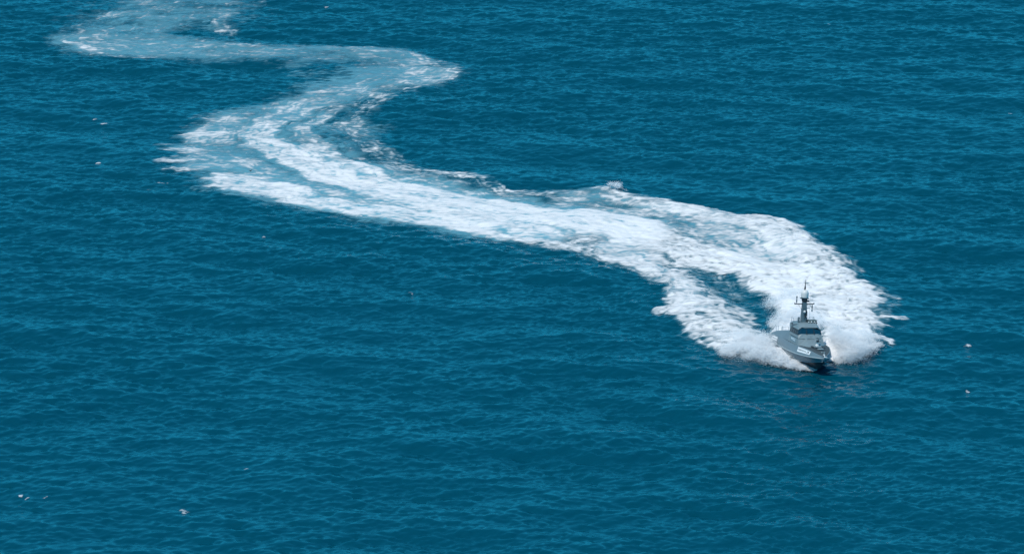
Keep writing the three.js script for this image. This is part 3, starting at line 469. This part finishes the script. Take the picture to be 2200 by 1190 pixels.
spray('spray', [[1801, 774, .5, .6, .5, 1.2, 7000], [1820, 764, 1.2, 1.2, 1.0, 1.8, 16000], [1840, 752, 1.7, 1.7, 1.3, 2.6, 22000], [1862, 748, 1.2, 1.5, .9, 2.2, 12000], [1818, 734, 2.0, 1.7, 1.4, 3.2, 20000], [1848, 726, 1.4, 2.2, 1.0, 3.4, 13000], [1798, 720, 2.2, 1.3, 1.5, 3, 12000], [1884, 740, .4, 1.0, .3, 1.4, 3000]], 6, 'white spray plume thrown out on the right of the boat hull');
spray('spray', [[1688, 690, 1.5, 1.9, 1.1, 3.4, 13000], [1668, 700, 1.1, 1.2, .8, 3, 9000], [1672, 650, 1.2, 2.2, .9, 3.4, 8000], [1715, 680, 1.8, 1.8, 1.2, 3.4, 11000], [1748, 690, 1.6, 1.8, 1.1, 3, 10000], [1700, 630, 1.0, 2.2, .8, 4, 6000]], 7, 'white mist rising over the wash behind the boat stern');

// ---------------------------------------------------------------- small breaking crests on the open sea
function whitecap(u, v, len, wid, label, seed) {
  const [cx, cz] = seaPoint(u, v), nx = 26, nz = 14, pos = [], col = [], idx = [];
  for (let j = 0; j <= nz; j++) for (let i = 0; i <= nx; i++) {
    const a = (i / nx - 0.5) * 2, b = (j / nz - 0.5) * 2, x = cx + a * len / 2, z = cz + b * wid / 2 + 0.3 * Math.sin(a * 2 + seed); surface(x, z, P3);
    const k = clamp(1 - a * a - b * b * 0.9), n = fbm2(x / 0.5 + seed * 7, z / 0.5, 3), al = 0.62 * sstep(0.42, 0.80, n * 0.9 + k * 0.42 - 0.16) * sstep(0, 0.25, k);
    pos.push(P3[0] - cx, P3[1] + 0.05 + 0.16 * k * n, P3[2] - cz); col.push(0.78, 0.81, 0.83, al);
  }
  for (let j = 0; j < nz; j++) for (let i = 0; i < nx; i++) { const q = j * (nx + 1) + i; idx.push(q, q + nx + 1, q + 1, q + 1, q + nx + 1, q + nx + 2); }
  const g = new THREE.BufferGeometry(); g.setAttribute('position', new THREE.Float32BufferAttribute(pos, 3)); g.setAttribute('color', new THREE.Float32BufferAttribute(col, 4)); g.setIndex(idx); g.computeVertexNormals();
  const m = mesh('whitecap', g, foamMat, scene); m.position.set(cx, 0, cz); tag(m, label, 'whitecap', 'small whitecaps scattered on the open sea');
}
[[318, 408, 2.2, 1.6, 'white crest just outside the lower left of the wake bend'], [349, 393, 3.2, 1.0, 'thin crest left of the wake bend, close under its foam fingers'], [226, 265, 2.6, 1.0, 'small crest in open water left of the upper end of the bend'], [204, 258, 1.0, 1.0, 'dot of foam left of the bend, uppermost of the far left crests'],
  [210, 349, 1.4, 1.0, 'small crest far to the left of the bend foam fingers'], [882, 628, 1.3, 1.2, 'lone dot of foam in mid sea below the wake'], [396, 1098, 2.2, 2.4, 'broken crest near the bottom edge, left of centre'], [45, 1065, 1.0, 1.2, 'first of a row of crests near the lower left corner'], [98, 1068, 0.9, 1.0, 'last of a row of crests near the lower left corner'], [59, 1071, 1.0, .8, 'middle one of a row of crests near the lower left corner'],
  [2080, 741, 1.6, 1.4, 'lone crest on the right, level with the patrol boat'], [2081, 843, .9, 1.0, 'lone dot of foam on the right, below the boat level'], [1782, 51, 1.0, 1.4, 'speck of foam high on the right near the top edge'], [2172, 242, 1.0, 1.2, 'speck of foam at the right edge, upper half'], [530, 1010, .9, 1.0, 'speck of foam in the lower left, above the broken crest'], [563, 508, .9, 1.0, 'speck of foam below the wake bend'], [775, 464, 2.2, 1.0, 'crest just under the lower rim of the wake, left of centre'], [990, 484, 2.0, .9, 'crest just under the lower rim of the wake, near the picture centre'], [1050, 505, 3.0, 1.2, 'patch of foam lying off the lower rim of the wake, right of the picture centre'], [700, 13, 1.4, 1.2, 'small crest near the top edge, right of the old wake'],
].forEach(([u, v, l, w, t], i) => whitecap(u, v, l, w, t, i + 1));
// a crest breaking upwards behind the port wave
spray('wave_splash', [[1331, 404, 1.1, .55, .8, .8, 2200], [1326, 398, 2.0, .7, .6, .8, 1100], [1314, 396, 2.2, .9, .4, .8, 420], [1340, 411, .6, .6, .3, .6, 2200], [1303, 412, .4, 1.5, .15, .6, 1600], [1285, 413, .3, 1.2, .12, .6, 700]], 8, 'small splash of a breaking crest beyond the wake, upper middle right', 0.03, 0.065);

// ---------------------------------------------------------------- a bird low over the wake
{
  const b = new THREE.Group(); b.name = numbered('seabird'); const [x, z] = seaPoint(537, 367, 6); b.position.set(x, 6, z); b.rotation.y = 0.7; tag(b, 'tiny dark seabird flying low over the wake bend', 'bird'); scene.add(b);
  const m = std('plumage', 0.06, 0.07, 0.08, 0.8), body = new THREE.SphereGeometry(.1, 12, 8); body.scale(0.9, 0.9, 2.6); body.translate(0, 0, 0);
  const head = new THREE.SphereGeometry(.065, 10, 8); head.translate(0, .04, .27);
  mesh('body', join(body, head, bar([0, .03, .31], [0, .02, .40], .02, .004, 6), faces([[[-.05, 0, -.2], [.05, 0, -.2], [.1, 0.0, -.42], [-.1, 0.0, -.42]]], .012)), m, b);
  for (const s of [1, -1]) mesh('wing', faces([[[s * .06, .04, .12], [s * .30, .20, .14], [s * .28, .18, -.04], [s * .06, .03, -.12]], [[s * .30, .20, .14], [s * .66, .26, -.04], [s * .28, .18, -.04]]], .015), m, b);
}

renderer.render(scene, camera);
